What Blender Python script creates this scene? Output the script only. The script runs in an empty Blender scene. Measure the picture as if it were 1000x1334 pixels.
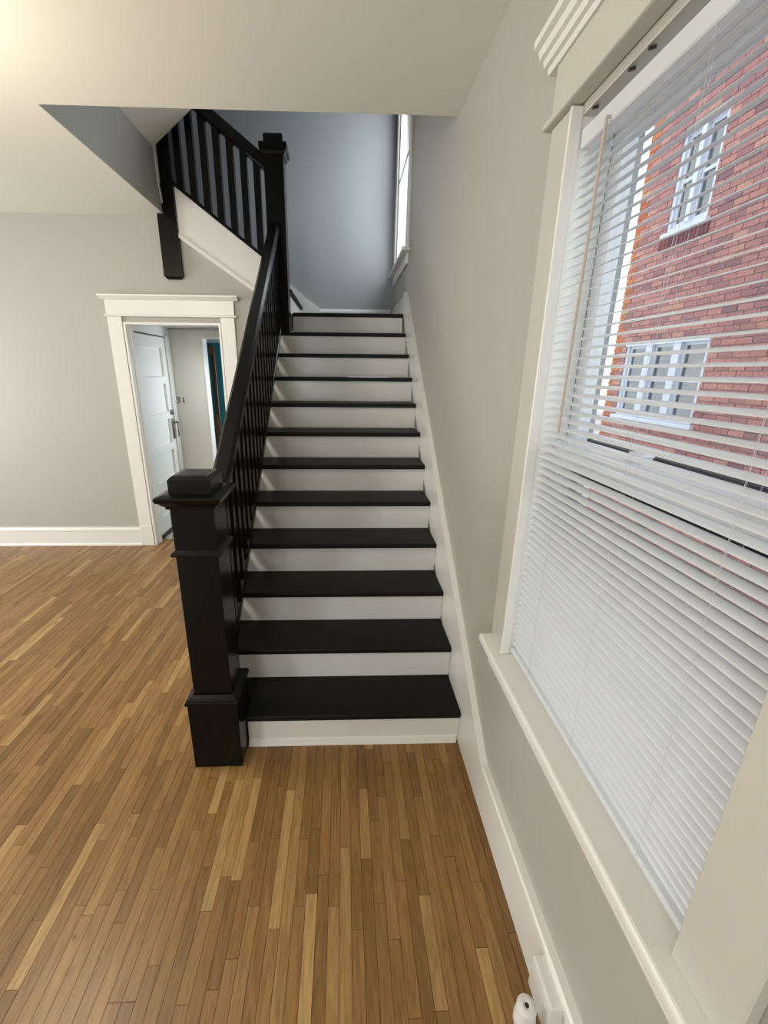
import bpy, bmesh, math, random
from mathutils import Vector, Matrix

random.seed(7)
SC = bpy.context.scene
COL = SC.collection
rad = math.radians

# ------------------------------------------------------------------ camera
CAM = Vector((-0.572, -1.627, 1.708)); PITCH, YAW, ROLL = -0.310, 0.034, 0.009
F_PX, CX, CY = 557.04, 465.75, 662.75           # for a 1000 x 1334 frame
fwd = Vector((math.sin(YAW)*math.cos(PITCH), math.cos(YAW)*math.cos(PITCH), math.sin(PITCH)))
r0 = Vector((math.cos(YAW), -math.sin(YAW), 0)); u0 = r0.cross(fwd)
cr = r0*math.cos(ROLL)+u0*math.sin(ROLL); cu = -r0*math.sin(ROLL)+u0*math.cos(ROLL)
cd = bpy.data.cameras.new('camera'); cam = bpy.data.objects.new('camera', cd); COL.objects.link(cam)
m = Matrix.Identity(4)
for i in range(3):
    m[i][0], m[i][1], m[i][2], m[i][3] = cr[i], cu[i], -fwd[i], CAM[i]
cam.matrix_world = m
cd.sensor_fit = 'HORIZONTAL'; cd.sensor_width = 36; cd.lens = F_PX*36/1000
cd.shift_x = (500-CX)/1000; cd.shift_y = (CY-667)/1000
cd.clip_start = 0.02; cd.clip_end = 200
SC.camera = cam

# ------------------------------------------------------------------ world, lights, exposure
SC.view_settings.view_transform = 'Standard'; SC.view_settings.look = 'None'
SC.view_settings.gamma = 1; SC.view_settings.use_curve_mapping = False
SC.view_settings.exposure = 0.0
try:
    SC.cycles.use_denoising = True
    SC.cycles.max_bounces = 10; SC.cycles.diffuse_bounces = 6; SC.cycles.transparent_max_bounces = 16
    SC.cycles.caustics_reflective = False
    SC.cycles.sample_clamp_indirect = 6
except Exception:
    pass
W = bpy.data.worlds.new('overcast_sky'); SC.world = W; W.use_nodes = True
W.node_tree.nodes['Background'].inputs[0].default_value = (0.86, 0.93, 1.0, 1)
W.node_tree.nodes['Background'].inputs[1].default_value = 2.2

def light(name, kind, loc, energy, col=(1, 1, 1), size=None, sy=None, target=None, radius=None, spread=None):
    l = bpy.data.lights.new(name, kind); l.energy = energy; l.color = col
    if kind == 'AREA':
        l.shape = 'RECTANGLE'; l.size = size; l.size_y = sy or size
        if spread: l.spread = spread
    if radius: l.shadow_soft_size = radius
    o = bpy.data.objects.new(name, l); COL.objects.link(o); o.location = loc
    if target is not None:
        o.rotation_euler = (Vector(target)-Vector(loc)).to_track_quat('-Z', 'Y').to_euler()
    return o
# daylight at the openings of the room's windows (behind and left of the camera), and the stair window
light('daylight_rear_window', 'AREA', (-1.62, -4.52, 1.5), 30, (0.93, 0.97, 1), 0.9, 1.55, (-1.62, 0, 1.5))
light('daylight_rear_window', 'AREA', (-3.75, -4.52, 1.5), 50, (0.93, 0.97, 1), 0.9, 1.55, (-3.75, 0, 1.5))
light('daylight_left_window', 'AREA', (-5.42, 0.9, 1.5), 66, (0.95, 0.97, 1), 1.5, 1.55, (0, 0.9, 1.5))
light('daylight_stair_window', 'AREA', (0.12, 3.14, 3.55), 30, (0.86, 0.93, 1), 0.86, 1.55, (-4, 3.14, 3.2))
light('ceiling_lamp', 'POINT', (-2.35, 0.0, 2.42), 50, (1, 0.90, 0.74), radius=0.3)
light('ceiling_lamp', 'POINT', (-3.9, -2.4, 2.62), 30, (1, 0.90, 0.74), radius=0.14)
light('vestibule_fill', 'AREA', (-1.75, 3.36, 1.55), 4.5, (0.76, 0.88, 1), 0.3, 0.7, (-2.5, 3.0, 1.0))  # added fill light for the panelled door, no window stands here
light('back_room_daylight', 'AREA', (-0.9, 4.1, 1.3), 22, (0.8, 0.92, 1), 0.6, 1.0, (-2.3, 4.5, 1.2))

# ------------------------------------------------------------------ materials
def mat(name, col, rough=0.5, spec=0.5, bump=0.0, bscale=60, var=0.0, vscale=6, metallic=0.0, coat=0.0):
    M = bpy.data.materials.new(name); M.use_nodes = True
    nt = M.node_tree; N = nt.nodes; L = nt.links; b = N['Principled BSDF']
    b.inputs['Base Color'].default_value = (*col, 1); b.inputs['Roughness'].default_value = rough
    b.inputs['Specular IOR Level'].default_value = spec; b.inputs['Metallic'].default_value = metallic
    b.inputs['Coat Weight'].default_value = coat; b.inputs['Coat Roughness'].default_value = 0.12
    g = N.new('ShaderNodeNewGeometry')
    if var:
        n = N.new('ShaderNodeTexNoise'); n.inputs['Scale'].default_value = vscale; n.inputs['Detail'].default_value = 5
        L.new(g.outputs['Position'], n.inputs['Vector'])
        mx = N.new('ShaderNodeMix'); mx.data_type = 'RGBA'
        mx.inputs[6].default_value = (*[c*(1-var) for c in col], 1)
        mx.inputs[7].default_value = (*[min(1, c*(1+var)) for c in col], 1)
        L.new(n.outputs['Fac'], mx.inputs[0]); L.new(mx.outputs[2], b.inputs['Base Color'])
    if bump:
        n2 = N.new('ShaderNodeTexNoise'); n2.inputs['Scale'].default_value = bscale; n2.inputs['Detail'].default_value = 3
        L.new(g.outputs['Position'], n2.inputs['Vector'])
        bp = N.new('ShaderNodeBump'); bp.inputs['Strength'].default_value = bump; bp.inputs['Distance'].default_value = 0.004
        L.new(n2.outputs['Fac'], bp.inputs['Height']); L.new(bp.outputs['Normal'], b.inputs['Normal'])
    return M

WALL = mat('wall_paint', (0.445, 0.435, 0.395), 0.5, 0.35, 0.10, 9, 0.02, 2)
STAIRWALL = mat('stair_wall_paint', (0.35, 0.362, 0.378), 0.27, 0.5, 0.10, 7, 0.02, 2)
CEIL = mat('ceiling_paint', (0.82, 0.81, 0.745), 0.7, 0.2, 0.10, 5, 0.01, 2)
TRIM = mat('white_gloss_trim', (0.80, 0.79, 0.745), 0.32, 0.5, 0.06, 25, 0.015, 8)
RISER = mat('white_riser_paint', (0.74, 0.73, 0.69), 0.27, 0.5, 0.15, 14, 0.03, 9)
BLACK = mat('black_gloss_paint', (0.0042, 0.0039, 0.0038), 0.24, 0.2, 0.08, 30)
TREAD = mat('black_tread_paint', (0.006, 0.006, 0.0062), 0.5, 0.2, 0.35, 120, 0.2, 60)
VINYL = mat('white_blind_vinyl', (0.84, 0.865, 0.885), 0.28, 0.5)
def translucent(M, f, col):
    nt = M.node_tree; N = nt.nodes; L = nt.links
    t = N.new('ShaderNodeBsdfTranslucent'); t.inputs[0].default_value = (*col, 1); x = N.new('ShaderNodeMixShader'); x.inputs[0].default_value = f
    L.new(N['Principled BSDF'].outputs[0], x.inputs[1]); L.new(t.outputs[0], x.inputs[2]); L.new(x.outputs[0], N['Material Output'].inputs[0])
translucent(VINYL, 0.33, (0.84, 0.87, 0.91))
CORD = mat('white_cord', (0.58, 0.59, 0.60), 0.7, 0.2)
WAND = mat('beige_wand', (0.52, 0.44, 0.38), 0.25, 0.5)
DARK = mat('dark_metal', (0.02, 0.018, 0.016), 0.4, 0.5)
SASHW = mat('white_sash_paint', (0.74, 0.77, 0.80), 0.4, 0.4)
STORM = mat('dark_storm_frame', (0.012, 0.013, 0.018), 0.5, 0.3)
STORMG = mat('grey_storm_frame', (0.30, 0.31, 0.32), 0.5, 0.3)
CASE = mat('cream_case_wood', (0.56, 0.545, 0.485), 0.4, 0.4)
PLASTIC = mat('white_plastic', (0.74, 0.74, 0.71), 0.38, 0.5)
NICKEL = mat('brushed_nickel', (0.23, 0.20, 0.15), 0.35, 0.5, metallic=1.0)
TEAL = mat('teal_paint', (0.012, 0.135, 0.16), 0.5, 0.3)
BROWNW = mat('brown_stained_wood', (0.085, 0.035, 0.015), 0.35, 0.5, 0.1, 20, 0.35, 14)
MORTAR = mat('mortar', (0.40, 0.37, 0.35), 0.9, 0.1, 0.3, 50, 0.15, 20)
GROUND = mat('concrete_walk', (0.42, 0.42, 0.40), 0.9, 0.1, 0.2, 20, 0.1, 4)
SUB = mat('dark_subfloor', (0.030, 0.016, 0.007), 0.8, 0.1)
HOUSEW = mat('white_house_trim', (0.66, 0.70, 0.78), 0.5, 0.3)

def glass_mat(name, tint, refl):
    M = bpy.data.materials.new(name); M.use_nodes = True
    nt = M.node_tree; N = nt.nodes; L = nt.links
    N.remove(N['Principled BSDF']); out = N['Material Output']
    t = N.new('ShaderNodeBsdfTransparent'); t.inputs[0].default_value = (*tint, 1)
    g = N.new('ShaderNodeBsdfGlossy'); g.inputs['Roughness'].default_value = 0.02
    lw = N.new('ShaderNodeLayerWeight'); lw.inputs['Blend'].default_value = 0.5
    pw = N.new('ShaderNodeMath'); pw.operation = 'POWER'; pw.inputs[1].default_value = 4.5; L.new(lw.outputs['Facing'], pw.inputs[0])
    ml = N.new('ShaderNodeMath'); ml.operation = 'MULTIPLY_ADD'; ml.inputs[1].default_value = refl; ml.inputs[2].default_value = 0.03; L.new(pw.outputs[0], ml.inputs[0])
    mx = N.new('ShaderNodeMixShader')
    L.new(ml.outputs[0], mx.inputs[0]); L.new(t.outputs[0], mx.inputs[1]); L.new(g.outputs[0], mx.inputs[2])
    L.new(mx.outputs[0], out.inputs[0]); return M
GLASS = glass_mat('window_glass', (0.97, 0.98, 0.98), 0.5)
HGLASS = mat('dark_house_glass', (0.05, 0.06, 0.06), 0.05, 0.5, 0.06, 6, 0.6, 5)
HGLASS.node_tree.nodes['Principled BSDF'].inputs['IOR'].default_value = 2.4
FROST = mat('green_door_glass', (0.06, 0.10, 0.085), 0.25, 0.5)

def rnd_value(N, L):
    oi = N.new('ShaderNodeObjectInfo'); ge = N.new('ShaderNodeNewGeometry')
    a = N.new('ShaderNodeMath'); a.operation = 'ADD'
    L.new(oi.outputs['Random'], a.inputs[0]); L.new(ge.outputs['Random Per Island'], a.inputs[1])
    f = N.new('ShaderNodeMath'); f.operation = 'FRACT'; L.new(a.outputs[0], f.inputs[0])
    return f.outputs[0], ge

def oak():
    M = bpy.data.materials.new('oak_strip'); M.use_nodes = True
    nt = M.node_tree; N = nt.nodes; L = nt.links; b = N['Principled BSDF']
    v, ge = rnd_value(N, L)
    cr_ = N.new('ShaderNodeValToRGB'); e = cr_.color_ramp.elements
    e[0].position = 0; e[0].color = (0.195, 0.102, 0.031, 1)
    e[1].position = 1; e[1].color = (0.450, 0.285, 0.118, 1)
    for p, c in ((0.25, (0.245, 0.129, 0.040, 1)), (0.55, (0.285, 0.152, 0.050, 1)), (0.80, (0.325, 0.182, 0.064, 1)), (0.92, (0.38, 0.225, 0.085, 1))):
        x = e.new(p); x.color = c
    L.new(v, cr_.inputs[0])
    mp = N.new('ShaderNodeMapping'); mp.inputs['Scale'].default_value = (46, 4.2, 20)
    L.new(ge.outputs['Position'], mp.inputs['Vector'])
    w = N.new('ShaderNodeMath'); w.operation = 'MULTIPLY'; w.inputs[1].default_value = 60; L.new(v, w.inputs[0])
    n = N.new('ShaderNodeTexNoise'); n.noise_dimensions = '4D'; n.inputs['Scale'].default_value = 1.0; n.inputs['Detail'].default_value = 7; n.inputs['Roughness'].default_value = 0.62; n.inputs['Distortion'].default_value = 2.3
    L.new(mp.outputs[0], n.inputs['Vector']); L.new(w.outputs[0], n.inputs['W'])
    r2 = N.new('ShaderNodeValToRGB'); r2.color_ramp.elements[0].position = 0.32; r2.color_ramp.elements[0].color = (0.50, 0.43, 0.34, 1)
    r2.color_ramp.elements[1].position = 0.62; r2.color_ramp.elements[1].color = (1.16, 1.15, 1.12, 1)
    L.new(n.outputs['Fac'], r2.inputs[0])
    mu = N.new('ShaderNodeMix'); mu.data_type = 'RGBA'; mu.blend_type = 'MULTIPLY'; mu.inputs[0].default_value = 0.75
    L.new(cr_.outputs[0], mu.inputs[6]); L.new(r2.outputs[0], mu.inputs[7])
    # knots, a few
    vo = N.new('ShaderNodeTexVoronoi'); vo.inputs['Scale'].default_value = 3.3
    mk = N.new('ShaderNodeMapping'); mk.inputs['Scale'].default_value = (2.2, 1.0, 0)
    L.new(ge.outputs['Position'], mk.inputs['Vector']); L.new(mk.outputs[0], vo.inputs['Vector'])
    rk = N.new('ShaderNodeValToRGB'); rk.color_ramp.elements[0].position = 0.018; rk.color_ramp.elements[0].color = (0.18, 0.14, 0.11, 1)
    rk.color_ramp.elements[1].position = 0.045; rk.color_ramp.elements[1].color = (1, 1, 1, 1)
    L.new(vo.outputs['Distance'], rk.inputs[0])
    m2 = N.new('ShaderNodeMix'); m2.data_type = 'RGBA'; m2.blend_type = 'MULTIPLY'; m2.inputs[0].default_value = 0.8
    L.new(mu.outputs[2], m2.inputs[6]); L.new(rk.outputs[0], m2.inputs[7])
    L.new(m2.outputs[2], b.inputs['Base Color'])
    b.inputs['Roughness'].default_value = 0.33; b.inputs['Specular IOR Level'].default_value = 0.45
    bp = N.new('ShaderNodeBump'); bp.inputs['Strength'].default_value = 0.12; bp.inputs['Distance'].default_value = 0.002
    L.new(n.outputs['Fac'], bp.inputs['Height']); L.new(bp.outputs['Normal'], b.inputs['Normal'])
    return M
OAK = oak()

def brick_mat(name, stops):
    M = bpy.data.materials.new(name); M.use_nodes = True
    nt = M.node_tree; N = nt.nodes; L = nt.links; b = N['Principled BSDF']
    v, ge = rnd_value(N, L)
    c = N.new('ShaderNodeValToRGB'); e = c.color_ramp.elements
    e[0].position = stops[0][0]; e[0].color = (*stops[0][1], 1); e[1].position = stops[-1][0]; e[1].color = (*stops[-1][1], 1)
    for p, k in stops[1:-1]:
        x = e.new(p); x.color = (*k, 1)
    L.new(v, c.inputs[0])
    n = N.new('ShaderNodeTexNoise'); n.inputs['Scale'].default_value = 40; n.inputs['Detail'].default_value = 4
    L.new(ge.outputs['Position'], n.inputs['Vector'])
    r = N.new('ShaderNodeValToRGB'); r.color_ramp.elements[0].position = 0.3; r.color_ramp.elements[0].color = (0.72, 0.70, 0.70, 1)
    r.color_ramp.elements[1].position = 0.65; r.color_ramp.elements[1].color = (1.1, 1.1, 1.1, 1); L.new(n.outputs['Fac'], r.inputs[0])
    mu = N.new('ShaderNodeMix'); mu.data_type = 'RGBA'; mu.blend_type = 'MULTIPLY'; mu.inputs[0].default_value = 1
    L.new(c.outputs[0], mu.inputs[6]); L.new(r.outputs[0], mu.inputs[7]); L.new(mu.outputs[2], b.inputs['Base Color'])
    b.inputs['Roughness'].default_value = 0.9; b.inputs['Specular IOR Level'].default_value = 0.15
    return M
BRICK = brick_mat('hazed_red_brick', [(0, (0.27, 0.155, 0.17)), (0.15, (0.36, 0.18, 0.18)), (0.5, (0.44, 0.215, 0.205)), (0.85, (0.50, 0.24, 0.21)), (1, (0.54, 0.30, 0.24))])  # glare haze and pane reflection mixed into the paler, pinker tones
QUOIN = brick_mat('orange_corner_brick', [(0, (0.42, 0.13, 0.06)), (0.5, (0.50, 0.165, 0.075)), (0.9, (0.55, 0.20, 0.09)), (1, (0.50, 0.40, 0.28))])  # corner column in more orange tones than the rest
PURPLE = brick_mat('plum_sill_brick', [(0, (0.16, 0.07, 0.085)), (0.5, (0.21, 0.085, 0.10)), (1, (0.26, 0.11, 0.11))])

def tile_mat():
    M = mat('vestibule_tile', (0.5, 0.5, 0.47), 0.35)
    nt = M.node_tree; N = nt.nodes; L = nt.links
    v = N.new('ShaderNodeTexVoronoi'); v.inputs['Scale'].default_value = 38
    g = N.new('ShaderNodeNewGeometry'); L.new(g.outputs['Position'], v.inputs['Vector'])
    r = N.new('ShaderNodeValToRGB'); r.color_ramp.interpolation = 'CONSTANT'
    r.color_ramp.elements[0].color = (0.55, 0.55, 0.5, 1); r.color_ramp.elements[1].position = 0.62; r.color_ramp.elements[1].color = (0.05, 0.05, 0.05, 1)
    sp = N.new('ShaderNodeSeparateColor'); L.new(v.outputs['Color'], sp.inputs[0]); L.new(sp.outputs[0], r.inputs[0])
    L.new(r.outputs[0], N['Principled BSDF'].inputs['Base Color']); return M
TILE = tile_mat()

# ------------------------------------------------------------------ mesh helpers
class MB:
    def __init__(s): s.bm = bmesh.new()
    def box(s, a, b, bev=0.0, seg=1, bottom=True):
        x0, y0, z0 = (min(p, q) for p, q in zip(a, b)); x1, y1, z1 = (max(p, q) for p, q in zip(a, b))
        v = [s.bm.verts.new(c) for c in ((x0, y0, z0), (x1, y0, z0), (x1, y1, z0), (x0, y1, z0), (x0, y0, z1), (x1, y0, z1), (x1, y1, z1), (x0, y1, z1))]
        fs = [(4, 5, 6, 7), (0, 1, 5, 4), (1, 2, 6, 5), (2, 3, 7, 6), (3, 0, 4, 7)] + ([(3, 2, 1, 0)] if bottom else [])
        f = [s.bm.faces.new([v[i] for i in q]) for q in fs]
        if bev:
            es = list({e for q in f for e in q.edges})
            bmesh.ops.bevel(s.bm, geom=es, offset=bev, segments=seg, affect='EDGES', profile=0.5)
        return s
    def prism(s, poly, axis, a, b, bev=0.0, seg=1):
        """poly: 2-D points in the two other axes (x,y,z order), extruded along axis from a to b."""
        def P(p, t):
            return {'x': (t, p[0], p[1]), 'y': (p[0], t, p[1]), 'z': (p[0], p[1], t)}[axis]
        A = [s.bm.verts.new(P(p, a)) for p in poly]; B = [s.bm.verts.new(P(p, b)) for p in poly]
        f = [s.bm.faces.new(A), s.bm.faces.new(B[::-1])]
        n = len(poly)
        for i in range(n):
            f.append(s.bm.faces.new((A[i], B[i], B[(i+1) % n], A[(i+1) % n])))
        bmesh.ops.recalc_face_normals(s.bm, faces=f)
        if bev:
            bmesh.ops.bevel(s.bm, geom=list({e for q in f for e in q.edges}), offset=bev, segments=seg, affect='EDGES')
        return s
    def tube(s, p, q, r, n=8, r2=None):
        p, q = Vector(p), Vector(q); d = (q-p).normalized()
        a = d.orthogonal().normalized(); c = d.cross(a); r2 = r if r2 is None else r2
        A = [s.bm.verts.new(p+(a*math.cos(t)+c*math.sin(t))*r) for t in [2*math.pi*i/n for i in range(n)]]
        B = [s.bm.verts.new(q+(a*math.cos(t)+c*math.sin(t))*r2) for t in [2*math.pi*i/n for i in range(n)]]
        for i in range(n):
            s.bm.faces.new((A[i], A[(i+1) % n], B[(i+1) % n], B[i]))
        s.bm.faces.new(A[::-1]); s.bm.faces.new(B); return s
    def frustum(s, cx, cy, rings):
        """square rings (z, half width) stacked into one solid"""
        R = [[s.bm.verts.new((cx+h*i, cy+h*j, z)) for i, j in ((-1, -1), (1, -1), (1, 1), (-1, 1))] for z, h in rings]
        for a, b in zip(R, R[1:]):
            for i in range(4): s.bm.faces.new((a[i], a[(i+1) % 4], b[(i+1) % 4], b[i]))
        s.bm.faces.new(R[0][::-1]); s.bm.faces.new(R[-1]); return s
    def lathe(s, c, prof, n=24):
        R = [[s.bm.verts.new((c[0]+r*math.cos(2*math.pi*i/n), c[1]+r*math.sin(2*math.pi*i/n), c[2]+z)) for i in range(n)] for r, z in prof]
        for a, b in zip(R, R[1:]):
            for i in range(n): s.bm.faces.new((a[i], a[(i+1) % n], b[(i+1) % n], b[i]))
        s.bm.faces.new(R[0][::-1]); s.bm.faces.new(R[-1]); return s
    def mesh(s, name, m, smooth=False):
        me = bpy.data.meshes.new(name); s.bm.normal_update(); s.bm.to_mesh(me); s.bm.free(); me.materials.append(m)
        if smooth:
            for p in me.polygons: p.use_smooth = True
        return me
    def build(s, name, m, parent=None, smooth=False):
        return link(name, s.mesh(name, m, smooth), parent)

def link(name, me, parent=None, loc=None):
    o = bpy.data.objects.new(name, me); COL.objects.link(o)
    if loc is not None: o.location = loc
    if parent is not None:
        o.parent = parent
        if loc is None: o.location = -world_loc(parent)
    return o
def world_loc(o):
    v = Vector((0, 0, 0))
    while o is not None: v += o.location; o = o.parent
    return v
def tag(o, label, cat, group=None, kind=None):
    o['label'] = label; o['category'] = cat
    if group: o['group'] = group
    if kind: o['kind'] = kind
    return o
def thing(name, loc, label, cat, group=None, kind=None):
    o = bpy.data.objects.new(name, None); COL.objects.link(o); o.location = loc; o.empty_display_size = 0.1
    return tag(o, label, cat, group, kind)
def struct(o, label, cat): return tag(o, label, cat, None, 'structure')
def part(o, label): o['label'] = label; return o
def box(name, a, b, m, parent=None, bev=0.0): return MB().box(a, b, bev).build(name, m, parent)

# ------------------------------------------------------------------ dimensions
H, D, NOS, TH = 0.185, 0.245, 0.025, 0.03          # riser, going, nosing, tread thickness
CEILZ, OPY, OPX, YF, YB = 2.92, 0.972, -2.035, 2.51, 3.75
XL, XO, XR = -1.11, -1.165, -0.022                 # stair inner string edge, outer string, skirt face
def nose(y): return H + (y+NOS)*H/D                # height of the nosing line

# ------------------------------------------------------------------ walls
def wall_x(name, x0, x1, ys, zs, holes, m):
    """wall slab between x0 and x1 spanning ys, zs with rectangular holes (y0,y1,z0,z1)"""
    mb = MB()
    yc = sorted({ys[0], ys[1], *[h[0] for h in holes], *[h[1] for h in holes]})
    for a, b in zip(yc, yc[1:]):
        cut = sorted([(h[2], h[3]) for h in holes if h[0] <= a+1e-6 and h[1] >= b-1e-6])
        z = zs[0]
        for c0, c1 in cut:
            mb.box((x0, a, z), (x1, b, c0)); z = c1
        mb.box((x0, a, z), (x1, b, zs[1]))
    return mb.build(name, m)
def wall_y(name, y0, y1, xs, zs, holes, m):
    mb = MB()
    xc = sorted({xs[0], xs[1], *[h[0] for h in holes], *[h[1] for h in holes]})
    for a, b in zip(xc, xc[1:]):
        cut = sorted([(h[2], h[3]) for h in holes if h[0] <= a+1e-6 and h[1] >= b-1e-6])
        z = zs[0]
        for c0, c1 in cut:
            if c0 > z: mb.box((a, y0, z), (b, y1, c0))
            z = c1
        mb.box((a, y0, z), (b, y1, zs[1]))
    return mb.build(name, m)

W1 = (-1.19, -0.375, 0.775, 2.30)                   # side window opening  y0 y1 z0 z1
W2 = (2.70, 3.58, 2.735, 4.40)                      # stair window opening
struct(wall_x('wall_right', 0, 0.15, (-4.6, 3.9), (-0.02, 5.4), [W1, W2], WALL), 'greige plastered wall along the stairs and side window', 'wall')
struct(wall_x('wall_left', -5.6, -5.45, (-4.6, 2.63), (-0.02, CEILZ), [(0.15, 1.65, 0.72, 2.27)], WALL), 'greige wall at the left end of the living room', 'wall')
struct(wall_y('wall_rear', -4.75, -4.6, (-5.6, 0.15), (-0.02, CEILZ), [(-2.07, -1.17, 0.72, 2.27), (-4.2, -3.3, 0.72, 2.27)], WALL), 'greige wall behind the viewer with two windows', 'wall')
DX0, DX1, DZ = -2.50, -1.655, 2.105                 # cased doorway
mb = MB()
mb.box((-5.6, YF, -0.02), (DX0, 2.63, CEILZ))
mb.prism([(DX0, DZ), (DX1, DZ), (DX1, CEILZ-0.26), (-1.99, CEILZ), (DX0, CEILZ)], 'y', YF, 2.63)
mb.prism([(DX1, -0.02), (-1.17, -0.02), (-1.17, 2.28), (DX1, CEILZ-0.26)], 'y', YF, 2.63)
struct(mb.build('wall_far', WALL), 'greige far wall around the white cased doorway', 'wall')
struct(MB().prism([(0.10, -0.02), (YF, -0.02), (YF, nose(YF)-0.33), (0.42, nose(0.42)-0.33), (0.10, 0.13)], 'x', -1.20, XO).build('wall_stair', WALL), 'greige wall closing the underside of the lower stairs', 'wall')
struct(box('wall_landing', (-3.7, YB, 2.15), (0.0, YB+0.12, 5.4), STAIRWALL), 'blue grey wall behind the stair landing', 'wall')
struct(box('wall_upper_front', (-3.7, OPY-0.12, CEILZ+0.2), (0, OPY, 5.4), STAIRWALL), 'grey upper wall above the near edge of the stairwell', 'wall')
struct(box('wall_upper_left', (-3.82, OPY-0.12, CEILZ+0.2), (-3.7, YB+0.12, 5.4), STAIRWALL), 'grey wall of the upstairs hall', 'wall')
# ceiling with the stairwell opening
mb = MB()
mb.box((-5.6, -4.75, CEILZ), (0, OPY, CEILZ+0.2))
mb.box((-5.6, OPY, CEILZ), (OPX-0.006, 2.40, CEILZ+0.2))
mb.box((-5.6, 2.40, CEILZ), (-2.092, YF+0.12, CEILZ+0.2)); mb.box((-2.092, 2.40, CEILZ), (OPX-0.006, 2.458, CEILZ+0.2))
struct(mb.build('ceiling', CEIL), 'cream living room ceiling open over the stairs', 'ceiling')
struct(box('ceiling_upper', (-3.82, OPY-0.12, 5.4), (0.15, YB+0.15, 5.5), CEIL), 'cream upstairs ceiling', 'ceiling')
struct(box('floor_upper', (-3.7, OPY, 3.12), (-2.10, YB, 3.145), OAK), 'upstairs hall floor', 'floor')
struct(MB().prism([(OPY, CEILZ), (2.37, CEILZ), (2.455, CEILZ-0.005), (2.455, 2.93), (2.405, 3.13), (2.405, 3.34), (OPY, 3.34)], 'x', OPX-0.005, OPX).build('trim_1', WALL), 'grey side face of the stairwell opening above the ceiling', 'stairwell side')
struct(MB().prism([(OPX-0.03, 3.342), (OPX, 3.342), (-1.15, 3.342+0.77*0.885), (-1.15, 3.44+0.77*0.885), (OPX-0.03, 3.44)], 'y', OPY, 2.405).build('ceiling_slope', CEIL), 'cream sloped soffit above the stairwell beside the upper balusters', 'soffit')
mb = MB(); mb.prism([(2.407, 3.135), (2.438, 3.12), (2.438, 3.40), (2.407, 3.40)], 'x', OPX-0.035, OPX+0.012)
mb.prism([(2.407, 3.135), (2.438, 3.12), (2.475, 2.99), (2.452, 2.99)], 'x', OPX-0.035, OPX+0.006)
struct(mb.build('trim_2', TRIM), 'narrow white trim at the end of the stairwell side face', 'trim')

# ------------------------------------------------------------------ oak strip floor
floor = struct(box('floor', (-5.45, -4.6, -0.06), (0, YF+0.16, -0.012), SUB), 'warm oak strip floor of the living room', 'floor')
PW = 0.0385
pl = []
x = -0.010; row = 0
rng = random.Random(3)
while x > -5.44:
    y = -4.55 - rng.random()*0.6
    while y < YF+0.15:
        ln = rng.choice((0.22, 0.28, 0.34, 0.40, 0.48, 0.56, 0.68))
        a, b = max(y, -4.58), min(y+ln, YF+0.155)
        if b-a > 0.04: pl.append((x-PW/2, a, b, ln if (a == y and b == y+ln) else None))
        y += ln
    x -= PW
    row += 1
def vis_key(p):
    X, a, b, _ = p
    c = Vector((X, (a+b)/2, 0)); d = c-CAM; z = d.dot(fwd)
    if z < 0.3: return -1
    u = CX+F_PX*d.dot(cr)/z; v = CY-F_PX*d.dot(cu)/z
    if not (-10 < u < 1010 and -30 < v < 1380): return -1
    if X > XO-0.05 and a > 0.0: return -1
    return (b-a)/z/z
order = sorted(range(len(pl)), key=lambda i: -vis_key(pl[i]))
near = set(i for i in order[:300] if vis_key(pl[i]) > 0)
cache = {}
rest = MB()
G = 0.0006
for i, (X, a, b, ln) in enumerate(pl):
    dz = rng.uniform(-0.0006, 0.0004)
    if i in near:
        L_ = round(b-a, 4)
        if L_ not in cache:
            cache[L_] = MB().box((-PW/2+G, -L_/2+G, -0.012), (PW/2-G, L_/2-G, 0), 0, 1, False).mesh('plank', OAK)
        o = link('plank', cache[L_], floor, (X, (a+b)/2, dz))
    else:
        rest.box((X-PW/2+G, a+G, -0.012), (X+PW/2-G, b-G, dz), 0, 1, False)
r_ = rest.build('plank_field', OAK, floor); r_['kind'] = 'stuff'
struct(box('floor_vestibule', (-2.62, YF+0.165, -0.05), (-0.1, 4.75, 0.004), TILE), 'black and white tiled vestibule floor', 'floor')

# ------------------------------------------------------------------ baseboards
def board_y(name, x0, dirx, y0, y1, h, label, z0=0.0, m=TRIM, shoe=True):
    """moulded baseboard on a wall of constant x, projecting in dirx"""
    p = [(x0, z0), (x0+dirx*0.030, z0), (x0+dirx*0.030, z0+0.012), (x0+dirx*0.020, z0+0.026), (x0+dirx*0.020, z0+h-0.045), (x0+dirx*0.024, z0+h-0.040), (x0+dirx*0.022, z0+h-0.022), (x0+dirx*0.012, z0+h-0.008), (x0+dirx*0.012, z0+h), (x0, z0+h)]
    return struct(MB().prism(p, 'y', y0, y1).build(name, m), label, 'baseboard')
def board_x(name, y0, diry, x0, x1, h, label, z0=0.0):
    mb = MB()
    p = [(y0, z0), (y0+diry*0.030, z0), (y0+diry*0.030, z0+0.012), (y0+diry*0.020, z0+0.026), (y0+diry*0.020, z0+h-0.045), (y0+diry*0.024, z0+h-0.040), (y0+diry*0.022, z0+h-0.022), (y0+diry*0.012, z0+h-0.008), (y0+diry*0.012, z0+h), (y0, z0+h)]
    mb.prism(p, 'x', x0, x1)
    return struct(mb.build(name, TRIM), label, 'baseboard')
board_x('baseboard_far', YF, -1, -5.45, -2.632, 0.195, 'tall white baseboard left of the cased doorway')
bb = MB().box((XR+0.001, -4.6, 0), (0, -0.342, 0.222)); bb.prism([(XR+0.001, 0.186), (XR-0.006, 0.186), (XR-0.006, 0.216), (XR, 0.222), (XR+0.001, 0.222)], 'y', -4.6, -0.342)
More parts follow.
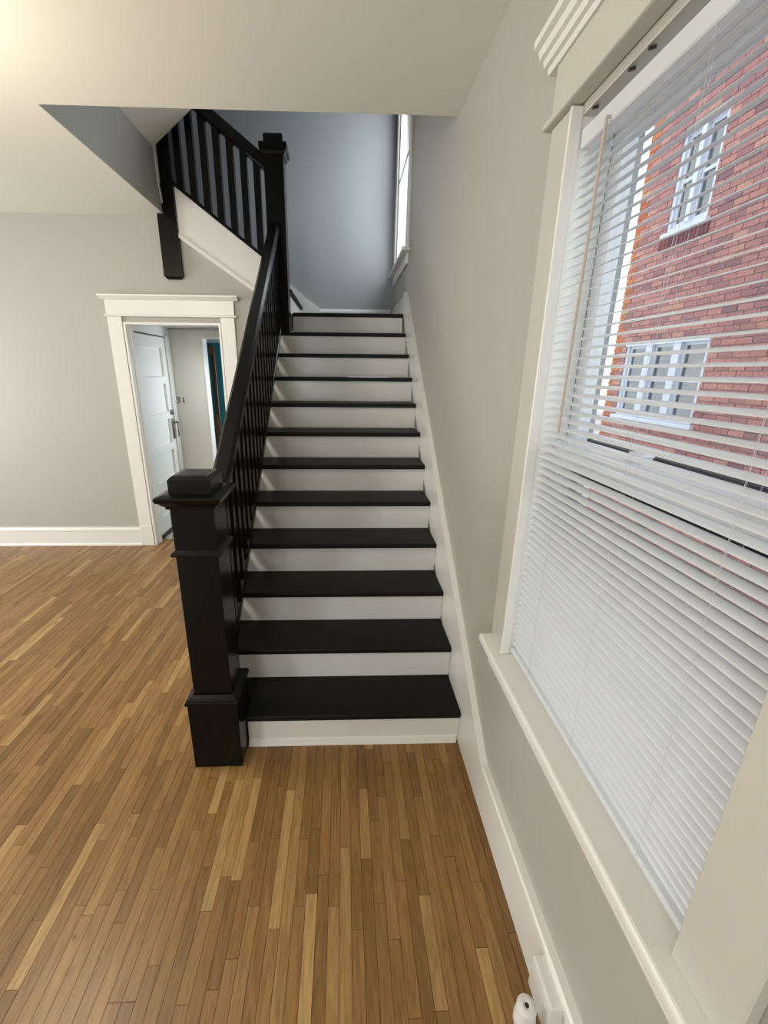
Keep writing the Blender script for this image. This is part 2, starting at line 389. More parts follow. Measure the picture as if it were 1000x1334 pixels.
struct(bb.build('baseboard_right', TRIM), 'tall white baseboard under the side window', 'baseboard')
board_y('baseboard_left', -5.45, 1, -4.6, YF-0.03, 0.195, 'white baseboard along the left wall')
board_x('baseboard_landing', YB, -1, -1.0, -0.03, 0.17, 'white baseboard at the back of the landing', 2.22)
board_y('baseboard_landing_right', 0, -1, 2.655, YB-0.031, 0.165, 'white baseboard beside the landing under the narrow window', 2.22)
# stair skirt board on the right wall, running into the baseboard with an eased bend
def skt(y): return 0.470+0.742*y
bend = [(-0.342, 0.222), (-0.325, 0.226), (-0.30, 0.240), (-0.27, 0.262)]
top = bend+[(-0.2, skt(-0.2)-0.005), (0, skt(0)), (2.585, skt(2.585)), (2.65, 2.388)]
low = [(2.65, 2.20), (2.42, 1.98), (-0.0, 0.0), (-0.342, 0.0)]
mb = MB().prism(top+low, 'x', XR+0.001, 0)
cap = [(y, z) for y, z in top]
mb.prism(cap+[(y, z-0.036) for y, z in reversed(cap)], 'x', XR-0.006, XR+0.001)
struct(mb.build('trim_3', TRIM), 'white skirt board climbing the right wall beside the treads', 'skirt board')

# ------------------------------------------------------------------ lower staircase
st = thing('staircase', (-0.57, 0, 0), 'straight flight of black treads and white risers beside right wall', 'staircase')
BX = -1.026                                        # newel base side
for k in range(1, 13):
    y0, z = (k-1)*D, k*H
    xl = BX if k == 1 else XO
    xb = -1.040 if k == 12 else xl
    box('riser', (xb, y0, (k-1)*H+(0.0 if k == 1 else 0.001)), (XR, y0+0.02, z-TH-0.001), RISER, st)
    if k < 12:
        t = MB()
        if k == 1:
            t.box((BX, y0-NOS, z-TH), (XR, y0+D+0.018, z), 0.006, 2); t.box((XO, 0.10, z-TH), (BX, y0+D+0.018, z))
        elif k == 11:
            t.box((-1.040, y0-NOS, z-TH), (XR, y0+D+0.018, z), 0.006, 2); t.box((XO, y0-NOS, z-TH), (-1.041, 2.4365, z))
        else:
            t.box((xl, y0-NOS, z-TH), (XR, y0+D+0.018, z), 0.006, 2)
        t.build('tread', TREAD, st)
t = MB().box((-1.040, 11*D-NOS, 12*H-TH), (XR, 11*D+0.09, 12*H), 0.006, 2)
part(t.build('landing_nosing', TREAD, st), 'black nosing at the edge of the landing')
box('landing', (-1.06, 11*D+0.091, 12*H-0.12), (-0.031, YB-0.031, 12*H), TREAD, st)
part(MB().prism([(-0.016, 0), (0, 0), (0, 0.034), (-0.007, 0.030)], 'x', BX, XR-0.01).build('shoe_moulding', TRIM, st), 'white shoe moulding along the foot of the first riser')
s_ = MB().prism([(0.12, nose(0.12)-0.30), (2.42, nose(2.42)-0.30), (2.42, nose(2.42)-0.04), (0.12, nose(0.12)-0.04)], 'x', XO-0.03, XO-0.001)
part(s_.build('outer_stringer', TRIM, st), 'white outer stringer')

# ------------------------------------------------------------------ lower railing
NX, NY = -1.1375, -0.016
rl = thing('stair_railing', (NX, NY, 0), 'black stair railing with box newel at the foot of the stairs', 'railing')
nb = MB()
hw = 0.1065
nb.box((NX-hw, NY-hw, 0), (NX+hw, NY+hw, 0.342), 0.003)
part(nb.build('newel_base', BLACK, rl), 'square plinth block of the box newel')
MB().frustum(NX, NY, [(0.343, 0.113), (0.356, 0.113), (0.360, 0.108), (0.366, 0.108), (0.372, 0.098), (0.379, 0.085)]).build('base_moulding', BLACK, rl)
MB().box((NX-0.081, NY-0.081, 0.379), (NX+0.081, NY+0.081, 1.228), 0.003).build('newel_shaft', BLACK, rl)
MB().frustum(NX, NY, [(1.022, 0.0815), (1.026, 0.092), (1.034, 0.096), (1.041, 0.092), (1.050, 0.0815)]).build('newel_band', BLACK, rl)
MB().frustum(NX, NY, [(1.215, 0.082), (1.219, 0.090), (1.229, 0.092), (1.233, 0.099), (1.243, 0.108), (1.249, 0.117), (1.262, 0.121), (1.268, 0.118), (1.274, 0.095)]).build('cap_moulding', BLACK, rl)
MB().frustum(NX, NY, [(1.275, 0.078), (1.325, 0.078), (1.338, 0.066), (1.340, 0.05)]).build('newel_cap', BLACK, rl)
def sloped(y0, y1, lo, hi, x0, x1, bev=0.0, seg=1):
    return MB().prism([(y0, nose(y0)+lo), (y1, nose(y1)+lo), (y1, nose(y1)+hi), (y0, nose(y0)+hi)], 'x', x0, x1, bev, seg)
RY0, RY1 = 0.066, 2.436
RT = 0.825                                          # handrail top above the nosing line
hr = MB(); prof = [(-0.030, 0), (0.030, 0), (0.030, 0.018), (0.043, 0.030), (0.043, 0.058), (0.028, 0.072), (-0.028, 0.072), (-0.043, 0.058), (-0.043, 0.030), (-0.030, 0.018)]
ys = [RY0, 0.12, 0.2, 0.3, RY1]; ease = [0.100, 0.075, 0.035, 0.0, 0.0]
rings = []
for y, e in zip(ys, ease):
    rings.append([hr.bm.verts.new((NX+px_, y, nose(y)+RT-0.085+e+pz*1.18)) for px_, pz in prof])
for a, b in zip(rings, rings[1:]):
    for i in range(len(prof)): hr.bm.faces.new((a[i], a[(i+1) % len(prof)], b[(i+1) % len(prof)], b[i]))
hr.bm.faces.new(rings[0][::-1]); hr.bm.faces.new(rings[-1])
bmesh.ops.recalc_face_normals(hr.bm, faces=hr.bm.faces[:])
part(hr.build('handrail', BLACK, rl), 'wide black moulded handrail')
sloped(0.09, RY1, 0.004, 0.055, XL-0.058, XL, 0.004).build('bottom_rail', BLACK, rl)
bh = RT-0.085-0.052+0.004
BW = 0.022
bal = MB().prism([(-BW, nose(-BW)-nose(0)), (BW, nose(BW)-nose(0)), (BW, nose(BW)-nose(0)+bh), (-BW, nose(-BW)-nose(0)+bh)], 'x', -BW, BW).mesh('baluster', BLACK)
y = 0.20
while y < 2.40:
    link('baluster', bal, rl, (0, y-NY, nose(y)+0.054))
    y += 0.1025

# ------------------------------------------------------------------ landing newel and upper railing
UX, UY = -1.1225, 2.515
ur = thing('upper_railing', (UX, UY, 2*H), 'black upper stair railing with square balusters above the white stringer', 'railing')
MB().box((UX-0.0775, UY-0.0775, 11*H+0.001), (UX+0.0775, UY+0.0775, 3.348), 0.003).build('newel_shaft', BLACK, ur)
MB().frustum(UX, UY, [(3.322, 0.078), (3.33, 0.088), (3.352, 0.094), (3.362, 0.108), (3.400, 0.109), (3.408, 0.085)]).build('cap_moulding', BLACK, ur)
MB().frustum(UX, UY, [(3.408, 0.075), (3.463, 0.075), (3.472, 0.066)]).build('newel_cap', BLACK, ur)
SL = 0.735
def up(x): return 3.345+SL*(-1.20-x)                # top of upper handrail
def shoe(x): return 2.578+SL*(-1.20-x)              # top of upper stringer
TX0, TX1, TY0, TY1 = -2.087, -1.937, 2.462, 2.600   # upper newel
def slopex(x0, x1, fn, lo, hi, y0, y1, bev=0.0):
    return MB().prism([(x0, fn(x0)+lo), (x1, fn(x1)+lo), (x1, fn(x1)+hi), (x0, fn(x0)+hi)], 'y', y0, y1, bev)
slopex(TX1, UX-0.077, up, -0.105, 0, UY-0.04, UY+0.04, 0.008).build('handrail', BLACK, ur)
slopex(TX1, UX-0.077, shoe, 0.001, 0.03, UY-0.045, UY+0.045).build('bottom_rail', BLACK, ur)
x = -1.268; BU = 0.0265
ub_h = (up(0)-0.105)-(shoe(0)+0.03)
ubal = MB().prism([(-BU, SL*BU), (BU, -SL*BU), (BU, -SL*BU+ub_h), (-BU, SL*BU+ub_h)], 'y', -BU+0.002, BU-0.002).mesh('baluster', BLACK)
for i in range(7):
    xx = x-i*0.103
    if xx-BU < TX1: break
    link('baluster', ubal, ur, (xx-UX, 0, shoe(xx)+0.03-2*H))
tn = MB()
tn.box((TX0, TY0, 2.462), (TX1, TY1, 4.12)); tn.frustum((TX0+TX1)/2, (TY0+TY1)/2, [(2.444, 0.055), (2.462, 0.069)])
part(tn.build('upper_newel', BLACK, ur), 'black upper newel whose foot hangs below the ceiling')

# ------------------------------------------------------------------ upper staircase behind the stringer
us = thing('upper_staircase', (-1.06, 3.1, 12*H), 'upper flight with white closed stringer turning left from the landing', 'staircase')
sb = MB().prism([(-1.935, shoe(-1.935)), (-1.2, shoe(-1.2)), (-1.2, 2.262), (-1.935, 2.262+0.665*0.735)], 'y', YF-0.022, 2.60)
part(sb.build('stringer', TRIM, us), 'broad white closed stringer of the upper flight')
def sbot(x): return 2.262+0.665*(-1.2-x)
part(MB().prism([(-1.985, sbot(-1.985)), (-1.2, sbot(-1.2)), (-1.2, sbot(-1.2)+0.036), (-1.985, sbot(-1.985)+0.036)], 'y', YF-0.034, YF-0.022).build('stringer_moulding', TRIM, us), 'white moulding along the lower edge of the stringer')
for k in range(1, 6):
    xr_ = -1.06-(k-1)*0.25
    box('riser', (xr_-0.02, 2.601, 12*H+(k-1)*H+0.001), (xr_, YB-0.031, 12*H+k*H-TH), RISER, us)
    if k < 5:
        MB().box((xr_-0.25, 2.601, 12*H+k*H-TH+0.001), (xr_+NOS, YB-0.031, 12*H+k*H), 0.005).build('tread', TREAD, us)
MB().prism([(-1.0, 2.225), (-0.84, 2.225), (-0.84, 2.392), (-1.0, 2.50), (-2.1, 3.36), (-2.1, 3.1)], 'y', YB-0.03, YB).build('skirt', TRIM, us)

# ------------------------------------------------------------------ cased doorway (door_1)
d1 = thing('door_1', ((DX0+DX1)/2, YF, 0), 'white cased doorway with crown head in the far wall', 'doorway', None, 'structure')
CF = YF-0.024
for nm, a, b in (('casing', -2.628, -2.505), ('casing', -1.650, -1.530)):
    MB().box((a, CF, 0.215 if a < -2 else 0.0), (b, YF, 2.148), 0.003).build(nm, TRIM, d1)
MB().box((-2.632, CF-0.004, 0), (-2.503, YF, 0.215), 0.003).build('plinth_block', TRIM, d1)
MB().box((-2.648, CF-0.012, 2.149), (-1.508, YF, 2.165), 0.004).build('head_fillet', TRIM, d1)
MB().box((-2.628, CF-0.002, 2.166), (-1.528, YF, 2.282)).build('head_board', TRIM, d1)
MB().prism([(YF, 2.283), (CF-0.006, 2.283), (CF-0.018, 2.294), (CF-0.03, 2.304), (CF-0.04, 2.306), (CF-0.04, 2.320), (YF, 2.320)], 'x', -2.668, -1.488).build('head_cap', TRIM, d1)
# jamb lining with a stop bead
MB().box((DX0, YF-0.02, 0), (DX0+0.018, 2.63, DZ-0.001)).box((DX0+0.018, 2.555, 0), (DX0+0.030, 2.60, DZ-0.02)).build('jamb', TRIM, d1)
MB().box((DX1-0.018, YF-0.02, 0), (DX1, 2.63, DZ-0.001)).build('jamb', TRIM, d1)
MB().box((DX0+0.018, YF-0.02, DZ-0.018), (DX1-0.018, 2.63, DZ)).build('head_jamb', TRIM, d1)

# ------------------------------------------------------------------ vestibule seen through the doorway
VY = 3.53
struct(wall_x('wall_vestibule_left', -2.64, -2.505, (2.632, VY), (-0.02, 2.26), [(2.665, 3.375, 0.0, 2.052)], TRIM), 'white vestibule wall holding the panelled door', 'wall')
struct(wall_y('wall_vestibule_back', VY, VY+0.12, (-2.64, -1.25), (-0.02, 2.14), [(-2.150, -1.30, -0.02, 2.048)], mat('vestibule_cream', (0.66, 0.63, 0.56), 0.45, 0.4)), 'cream vestibule back wall with an open passage', 'wall')
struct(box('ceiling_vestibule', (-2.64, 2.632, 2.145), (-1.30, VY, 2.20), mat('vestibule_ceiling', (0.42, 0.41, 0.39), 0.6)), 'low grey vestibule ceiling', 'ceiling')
struct(box('trim_4', (-2.1495, VY-0.006, 0.005), (-2.138, VY+0.13, 2.047), TRIM), 'white jamb of the passage at the back of the vestibule', 'jamb')
d2 = thing('door_2', (-2.505, 3.02, 0), 'white five panel door with deadbolt inside the vestibule', 'door', None, 'structure')
mb = MB(); mb.box((-2.56, 2.672, 0.035), (-2.526, 3.366, 2.036))
part(mb.build('door_slab', TRIM, d2), 'white recessed panel field of the door')
fr = MB(); fr.box((-2.525, 2.672, 0.035), (-2.502, 2.765, 2.036)); fr.box((-2.525, 3.275, 0.035), (-2.502, 3.366, 2.036))
for a, b in ((0.035, 0.20), (0.505, 0.575), (0.86, 0.93), (1.20, 1.27), (1.57, 1.64), (1.93, 2.036)):
    fr.box((-2.525, 2.765, a), (-2.502, 3.275, b))
fr.build('door_rails', TRIM, d2)
hd = MB(); hd.box((-2.502, 3.305, 0.965), (-2.490, 3.345, 1.19), 0.004)
hd.tube((-2.49, 3.325, 1.15), (-2.44, 3.325, 1.15), 0.013, 12); hd.tube((-2.44, 3.325, 1.155), (-2.445, 3.325, 0.99), 0.010, 10, 0.007)
hd.tube((-2.502, 3.325, 1.26), (-2.478, 3.325, 1.26), 0.026, 16)
part(hd.build('door_handle', NICKEL, d2, True), 'dark nickel handle set with deadbolt above')
part(MB().box((-2.512, 2.672, 0.006), (-2.485, 3.366, 0.034)).build('door_sweep', DARK, d2), 'dark sweep along the foot of the door')
MB().box((-2.505, 3.376, 0.005), (-2.487, 3.470, 2.06)).build('casing', TRIM, d2)
hn = thing('house_number', (-2.447, VY-0.003, 1.345), 'small dark numerals on the cream vestibule wall', 'house number')
for ch, dx in (('3', -0.032), ('1', 0.026)):
    c = bpy.data.curves.new('numeral', 'FONT'); c.body = ch; c.size = 0.10; c.extrude = 0.002; c.align_x = 'CENTER'
    t_ = bpy.data.objects.new('numeral', c); COL.objects.link(t_)
    me = bpy.data.meshes.new_from_object(t_.evaluated_get(bpy.context.evaluated_depsgraph_get())); me.name = 'numeral'
    bpy.data.objects.remove(t_); me.materials.clear(); me.materials.append(DARK)
    n_ = link('numeral', me, hn, (dx, 0, 0)); n_.rotation_euler = (rad(90), 0, 0)
struct(box('door_gap_blocker', (-2.70, 2.632, -0.05), (-2.645, VY, 2.26), SUB), 'added unseen dark panel blocking light behind the vestibule door', 'wall')  # unseen blocker, added to keep light out of the slit above the door
# room beyond with teal wall and a stained wood door
struct(box('wall_back_room', (-3.2, 4.75, -0.05), (-0.5, 4.87, 2.3), TEAL), 'teal wall beyond the vestibule', 'wall')
struct(box('wall_back_room_left', (-2.75, VY+0.12, -0.05), (-2.65, 4.75, 2.3), TEAL), 'teal side wall beyond the vestibule', 'wall')
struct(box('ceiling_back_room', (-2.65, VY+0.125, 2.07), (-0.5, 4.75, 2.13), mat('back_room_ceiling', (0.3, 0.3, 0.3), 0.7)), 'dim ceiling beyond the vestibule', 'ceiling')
wd = thing('door_3', (-2.35, 4.70, 0), 'brown stained wooden door with long glass pane beyond the vestibule', 'door', None, 'structure')
for nm, a, b in (('door_stile', (-2.62, 4.66, 0.005), (-2.458, 4.72, 2.03)), ('door_stile', (-2.372, 4.66, 0.005), (-2.340, 4.72, 2.03)), ('door_rail', (-2.457, 4.66, 1.92), (-2.373, 4.72, 2.03)), ('door_rail', (-2.457, 4.66, 0.005), (-2.373, 4.72, 1.11))):
    MB().box(a, b, 0.004).build(nm, BROWNW, wd)
part(box('glass_pane', (-2.456, 4.68, 1.111), (-2.374, 4.70, 1.919), FROST, wd), 'greenish glass pane')

# ------------------------------------------------------------------ side window (window_1)
y0, y1, z0, z1 = W1
w1 = thing('window_1', (0, (y0+y1)/2, z0), 'large side window with wide white casing and crown head', 'window', None, 'structure')
def casing_y(a, b, zlo, zhi, flip, parent):
    """vertical casing on the right wall; inner edge carries a bead"""
    mb = MB().box((-0.024, a, zlo), (0, b, zhi), 0.003)
    e = a if not flip else b
    s = 1 if not flip else -1
    o = mb.build('casing', CASE, parent)
    if not flip:
        part(MB().box((-0.029, e-0.005, zlo), (0.002, e+0.004, zhi-0.002), 0.003, 2).build('bead', TRIM, o), 'white bead along the inner edge of the casing')
    return o
casing_y(y1-0.004, -0.268, z0+0.004, 2.318, False, w1)
casing_y(-1.300, y0+0.004, z0+0.004, 2.318, True, w1)
MB().box((-0.043, -1.33, 2.319), (0, -0.245, 2.336), 0.005, 2).build('head_fillet', CASE, w1)
MB().box((-0.026, -1.305, 2.337), (0, -0.264, 2.452)).build('head_board', CASE, w1)
MB().prism([(0, 2.453), (-0.032, 2.453), (-0.036, 2.466), (-0.046, 2.468), (-0.050, 2.482), (-0.060, 2.485), (-0.065, 2.500), (-0.078, 2.504), (-0.078, 2.522), (0, 2.522)], 'y', -1.36, -0.222).build('head_cap', TRIM, w1)
MB().box((-0.066, -1.335, 0.748), (0.10, -0.252, 0.778), 0.009, 3).build('sill', TRIM, w1)
MB().prism([(0, 0.652), (-0.018, 0.652), (-0.024, 0.664), (-0.024, 0.730), (-0.034, 0.747), (0, 0.747)], 'y', -1.305, -0.268).build('apron', TRIM, w1)
MB().box((0.0, y1-0.004, z0+0.004), (0.085, y1, z1)).build('jamb', TRIM, w1)
MB().box((0.0, y0, z0+0.004), (0.085, y0+0.004, z1)).build('jamb', TRIM, w1)
MB().box((0.0, y0+0.004, z1-0.004), (0.085, y1-0.004, z1)).build('head_jamb', CASE, w1)
ZM = 1.487                                           # meeting rails
def sash(name, xa, xb, zlo, zhi, rail_lo, rail_hi, ya, yb, m):
    f = MB(); s = 0.052
    f.box((xa, ya, zlo), (xb, ya+s, zhi)); f.box((xa, yb-s, zlo), (xb, yb, zhi))
    f.box((xa, ya+s, zlo), (xb, yb-s, zlo+rail_lo)); f.box((xa, ya+s, zhi-rail_hi), (xb, yb-s, zhi))
    o = f.build(name, m, w1)
    xm = (xa+xb)/2
    MB().box((xm-0.002, ya+s, zlo+rail_lo), (xm+0.002, yb-s, zhi-rail_hi)).build('pane', GLASS, o)
    return o
part(sash('lower_sash', 0.050, 0.086, z0+0.004, ZM+0.036, 0.07, 0.050, y0+0.006, y1-0.006, SASHW), 'white lower sash')
part(sash('upper_sash', 0.088, 0.120, ZM-0.036, z1-0.004, 0.05, 0.06, y0+0.002, y1-0.002, SASHW), 'white upper sash')
sf = MB(); sf.box((0.128, y0, z0), (0.148, y0+0.03, z1)); sf.box((0.128, y1-0.03, z0), (0.148, y1, z1)); sf.box((0.128, y0+0.03, z1-0.03), (0.148, y1-0.03, z1))
part(sf.build('storm_frame', STORMG, w1), 'grey storm window frame')
part(MB().box((0.130, y0+0.03, ZM-0.080), (0.147, y1-0.03, ZM+0.041)).build('storm_bar', STORM, w1), 'dark storm window bar behind the meeting rails')
sc = MB().tube((0.075, -0.735, ZM+0.036), (0.075, -0.735, ZM+0.050), 0.016, 12); sc.box((0.06, -0.75, ZM+0.05), (0.09, -0.70, ZM+0.058), 0.003)
part(sc.build('sash_lock', SASHW, w1), 'white sash lock on the meeting rail')

# ------------------------------------------------------------------ blind
bl = thing('window_blind', (0.014, (y0+y1)/2, z1), 'white horizontal slat blind hanging in the side window', 'blind')
BYa, BYb, BXc = y0+0.010, y1-0.012, 0.016
hb = MB().box((BXc-0.014, BYa, 2.226), (BXc+0.014, BYb, 2.268), 0.003)
part(hb.build('headrail', VINYL, bl), 'white headrail at the top of the blind')
SW, TILT, PITCHB = 0.0252, rad(16.5), 0.0222
def slat_mesh():
    mb = MB(); n = 6; half = (BYb-BYa)/2-0.002
    pts = []
    for i in range(n+1):
        t = -1+2*i/n
        u = t*SW/2; w = 0.0021*(1-t*t)
        pts.append((u*math.cos(TILT)-w*math.sin(TILT), u*math.sin(TILT)+w*math.cos(TILT)))
    A = [mb.bm.verts.new((p[0], -half, p[1])) for p in pts]; B = [mb.bm.verts.new((p[0], half, p[1])) for p in pts]
    A2 = [mb.bm.verts.new((p[0], -half, p[1]-0.0005)) for p in pts]; B2 = [mb.bm.verts.new((p[0], half, p[1]-0.0005)) for p in pts]
    for i in range(n):
        mb.bm.faces.new((A[i], A[i+1], B[i+1], B[i])); mb.bm.faces.new((A2[i+1], A2[i], B2[i], B2[i+1]))
    mb.bm.faces.new((A[0], B[0], B2[0], A2[0])); mb.bm.faces.new((A[n], A2[n], B2[n], B[n]))
    return mb.mesh('slat', VINYL, True)
sm = slat_mesh(); z = 2.212; nsl = 0
while z > 0.825:
    o = link('slat', sm, bl, (BXc-0.014, (BYa+BYb)/2-(y0+y1)/2, z-z1)); nsl += 1
    o.rotation_euler = (rng.uniform(-0.0018, 0.0018), rng.uniform(-0.05, 0.05), 0)
    z -= PITCHB
zb = z+PITCHB
part(MB().box((BXc-0.013, BYa, 0.792), (BXc+0.013, BYb, 0.808), 0.004, 2).build('bottom_rail', VINYL, bl), 'white bottom rail of the blind')
for yy in (-0.530, -0.790, -1.050):
    c = MB(); dx = SW/2*math.cos(TILT)+0.0012
    c.tube((BXc-dx, yy, 0.80), (BXc-dx, yy, 2.228), 0.00032, 5); c.tube((BXc+dx, yy, 0.80), (BXc+dx, yy, 2.228), 0.00032, 5)
    zz = 2.212
    while zz > 0.825:
        c.tube((BXc-dx, yy, zz-0.0052), (BXc+dx, yy, zz+0.0040), 0.0003, 4); zz -= PITCHB
    o = part(c.build('ladder_cord', CORD, bl), 'thin white ladder cord')
    MB().tube((BXc+0.001, yy+0.012, 0.80), (BXc+0.001, yy+0.012, 2.228), 0.0004, 5).build('lift_cord', CORD, bl)
wn = MB().tube((-0.006, -0.512, 2.235), (-0.009, -0.512, 1.56), 0.0036, 6); wn.tube((0.004, -0.512, 2.235), (-0.007, -0.512, 2.235), 0.003, 6)
part(wn.build('tilt_wand', WAND, bl), 'beige translucent tilt wand')
for yy in (-0.43, -0.56, -0.62):
    part(MB().tube((-0.0005, yy, 2.289), (0.012, yy, 2.292), 0.0035, 8).build('bracket_screw', DARK, bl), 'dark old bracket screw above the headrail')

# ------------------------------------------------------------------ stair window (window_2)
a0, a1, b0, b1 = W2
w2 = thing('window_2', (0, (a0+a1)/2, b0), 'tall narrow bright window beside the landing', 'window', None, 'structure')
MB().box((-0.022, a0-0.10, b0), (0, a0+0.002, b1), 0.003).build('casing', TRIM, w2)
MB().box((-0.022, a1-0.002, b0), (0, a1+0.10, b1), 0.003).build('casing', TRIM, w2)
MB().box((-0.024, a0-0.105, b1), (0, a1+0.105, b1+0.13), 0.003).build('head_board', TRIM, w2)
MB().box((-0.068, 2.525, b0-0.030), (0.002, 3.72, b0), 0.008, 2).build('sill', TRIM, w2)
MB().box((-0.022, 2.60, b0-0.115), (0, 3.70, b0-0.031), 0.004).build('apron', TRIM, w2)
f = MB()
for A, B in (((0.002, a0, b0), (0.035, a0+0.04, b1)), ((0.002, a1-0.04, b0), (0.035, a1, b1)), ((0.002, a0+0.04, b0), (0.035, a1-0.04, b0+0.05)), ((0.002, a0+0.04, b1-0.05), (0.035, a1-0.04, b1)), ((0.002, a0+0.04, 3.53), (0.035, a1-0.04, 3.57))):
    f.box(A, B)
o = f.build('window_frame', TRIM, w2)
MB().box((0.012, a0+0.04, b0+0.05), (0.016, a1-0.04, 3.53)).build('pane', GLASS, o)
MB().box((0.012, a0+0.04, 3.57), (0.016, a1-0.04, b1-0.05)).build('pane', GLASS, o)
# plain frames of the windows behind and left of the viewer
def plain_window(name, c, s, axis, label):
    w = thing(name, c, label, 'window', None, 'structure'); mb = MB()
    def bx(u0, u1, z_0, z_1):
        if axis == 'y': mb.box((c[0]+u0, c[1]-0.03, z_0), (c[0]+u1, c[1]+0.03, z_1))
        else: mb.box((c[0]-0.03, c[1]+u0, z_0), (c[0]+0.03, c[1]+u1, z_1))
    bx(-s, -s+0.05, 0.72, 2.27); bx(s-0.05, s, 0.72, 2.27); bx(-s+0.05, s-0.05, 0.72, 0.79); bx(-s+0.05, s-0.05, 2.21, 2.27); bx(-s+0.05, s-0.05, 1.48, 1.53)
    mb.build('window_frame', TRIM, w)
plain_window('window_3', (-1.62, -4.675, 0.72), 0.45, 'y', 'white framed window behind the viewer to the right')
plain_window('window_4', (-3.75, -4.675, 0.72), 0.45, 'y', 'white framed window behind the viewer to the left')
plain_window('window_5', (-5.525, 0.9, 0.72), 0.75, 'x', 'white framed window in the left wall')

# ------------------------------------------------------------------ small things by the baseboard
ob = thing('outlet_box', (-0.033, -0.985, 0.10), 'small white box fixed to baseboard at the bottom edge', 'outlet')
MB().box((-0.060, -1.012, 0.085), (-0.0215, -0.905, 0.203), 0.005, 2).build('cover', PLASTIC, ob)
part(MB().tube((-0.0602, -0.958, 0.144), (-0.0615, -0.958, 0.144), 0.004, 10).build('cover_screw', PLASTIC, ob), 'small screw head on the cover')
pc = MB().lathe((-0.108, -0.990, 0), [(0.021, 0.0), (0.021, 0.104), (0.027, 0.108), (0.0275, 0.130), (0.0245, 0.136), (0.0245, 0.170), (0.0228, 0.175), (0.012, 0.1762), (0.0055, 0.1762), (0.0055, 0.172)], 28)
pt = tag(pc.build('door_stop', PLASTIC, None, True), 'white round capped post standing on the floor by baseboard', 'post')
MB().lathe((-0.108, -0.990, 0), [(0.0050, 0.1722), (0.0050, 0.1766)], 16).build('socket', DARK, pt)

# ------------------------------------------------------------------ brick house across the side yard
BXF = 3.80
hs = thing('brick_house', (BXF, 4.0, -1.0), 'red brick house with white windows outside the side window', 'building')
C_Y = 5.60
HW = [(3.71, 5.30, 1.10, 2.17), (4.22, 4.92, 3.52, 4.66)]
def inhole(ya, yb, za, zb, pad=0.0):
    for h in HW:
        if yb > h[0]-pad and ya < h[1]+pad and zb > h[2]-pad and za < h[3]+pad: return h
    return None
o = wall_x('wall', BXF+0.012, BXF+0.25, (-2.0, C_Y), (-1.0, 6.2), HW, MORTAR); o.parent = hs; o.location = -hs.location
BL, BH, MJ = 0.205, 0.0702, 0.009
bricks = []
zz = -0.98; crs = 0
while zz < 6.15:
    yy = C_Y - (0.0 if crs % 2 else 0.107)
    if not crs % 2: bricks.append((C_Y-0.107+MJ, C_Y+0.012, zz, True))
    first = True
    while yy > -1.9:
        ya, yb = yy-BL+MJ, yy
        h = inhole(ya, yb, zz, zz+BH-MJ)
        if h is None: bricks.append((ya, yb+(0.012 if first and crs % 2 else 0), zz, first and bool(crs % 2)))
        else:
            if yb > h[1]+0.03: bricks.append((h[1]+0.004, yb, zz, False))
            if ya < h[0]-0.03: bricks.append((ya, h[0]-0.004, zz, False))
        yy -= BL; first = False
    zz += BH; crs += 1
def bkey(b):
    c = Vector((BXF, (b[0]+b[1])/2, b[2]+0.03)); d = c-CAM; z = d.dot(fwd)
    if z < 0.2: return -1
    u = CX+F_PX*d.dot(cr)/z; v = CY-F_PX*d.dot(cu)/z
    if not (785 < u < 1004 and 120 < v < 600): return -1
    return 1/z + (0.5 if b[3] else 0)
od = sorted(range(len(bricks)), key=lambda i: -bkey(bricks[i])); nb_ = set(i for i in od[:290] if bkey(bricks[i]) > 0)
bc = {}; rb = MB(); rq = MB()
for i, (ya, yb, za, q) in enumerate(bricks):
    pr_ = rng.uniform(-0.003, 0.003); L_ = round(yb-ya, 3)
    if i in nb_:
        k = (L_, q)
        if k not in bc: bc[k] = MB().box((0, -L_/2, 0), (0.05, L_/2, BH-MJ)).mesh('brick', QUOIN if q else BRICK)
        link('brick', bc[k], hs, (pr_, (ya+yb)/2-4.0, za+1.0))
    else:
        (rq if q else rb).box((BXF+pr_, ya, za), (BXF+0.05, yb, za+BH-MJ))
o = rb.build('brick_field', BRICK, hs); o['kind'] = 'stuff'
o = rq.build('corner_brick_field', QUOIN, hs); o['kind'] = 'stuff'
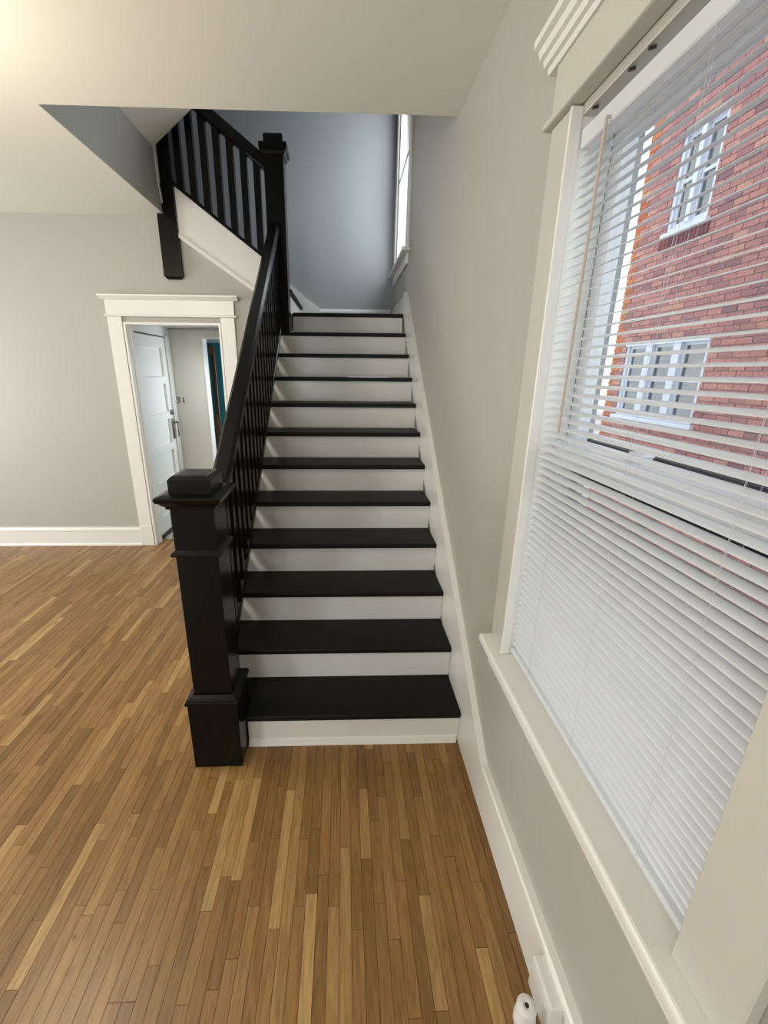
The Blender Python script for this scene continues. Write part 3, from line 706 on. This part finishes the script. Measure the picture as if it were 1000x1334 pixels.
def house_window(ya, yb, za, zb, lights, mull):
    f = MB(); xa, xb = BXF+0.02, BXF+0.11
    f.box((xa-0.03, ya, zb-0.06), (xb, yb, zb)); f.box((xa, ya, za), (xb, ya+0.05, zb-0.06)); f.box((xa, yb-0.05, za), (xb, yb, zb-0.06)); f.box((xa, ya+0.05, za), (xb, yb-0.05, za+0.05))
    wl = (yb-ya-0.10-mull*(lights-1))/lights
    fo = f.build('window', HOUSEW, hs)
    for i in range(lights):
        c0 = ya+0.05+i*(wl+mull)
        if i: MB().box((xa-0.02, c0-mull, za+0.05), (xb, c0, zb-0.06)).build('mullion', HOUSEW, fo)
        zm = za+(zb-za)*0.5
        s = MB(); s.box((xa+0.03, c0, za+0.05), (xa+0.06, c0+0.04, zb-0.06)); s.box((xa+0.03, c0+wl-0.04, za+0.05), (xa+0.06, c0+wl, zb-0.06))
        s.box((xa+0.025, c0+0.04, zm-0.02), (xa+0.06, c0+wl-0.04, zm+0.02)); s.box((xa+0.03, c0+0.04, za+0.05), (xa+0.06, c0+wl-0.04, za+0.09)); s.box((xa+0.03, c0+0.04, zb-0.10), (xa+0.06, c0+wl-0.04, zb-0.06))
        s.build('sash', HOUSEW, fo)
        MB().box((xa+0.05, c0+0.04, za+0.09), (xa+0.055, c0+wl-0.04, zm-0.02)).build('pane', HGLASS, fo)
        MB().box((xa+0.05, c0+0.04, zm+0.02), (xa+0.055, c0+wl-0.04, zb-0.10)).build('pane', HGLASS, fo)
    part(MB().box((BXF-0.05, ya-0.06, za-0.055), (xa+0.03, yb+0.03, za-0.002), 0.006).build('window_sill', HOUSEW, hs), 'white sill of the house window')
house_window(*HW[0], 3, 0.13)
house_window(*HW[1], 2, 0.07)
for (ya, yb, za, zb) in HW[1:]:
    y = ya-0.05
    rm = MB().box((-0.012, -0.028, 0), (0.04, 0.028, 0.12)).mesh('sill_brick', PURPLE)
    while y < yb+0.05:
        link('sill_brick', rm, hs, (-0.004, y-4.0, za-0.177+1.0)); y += 0.066
struct(box('ground', (0.16, -6, -1.1), (30, 30, -1.0), GROUND), 'pale paved ground outside between the houses', 'ground')
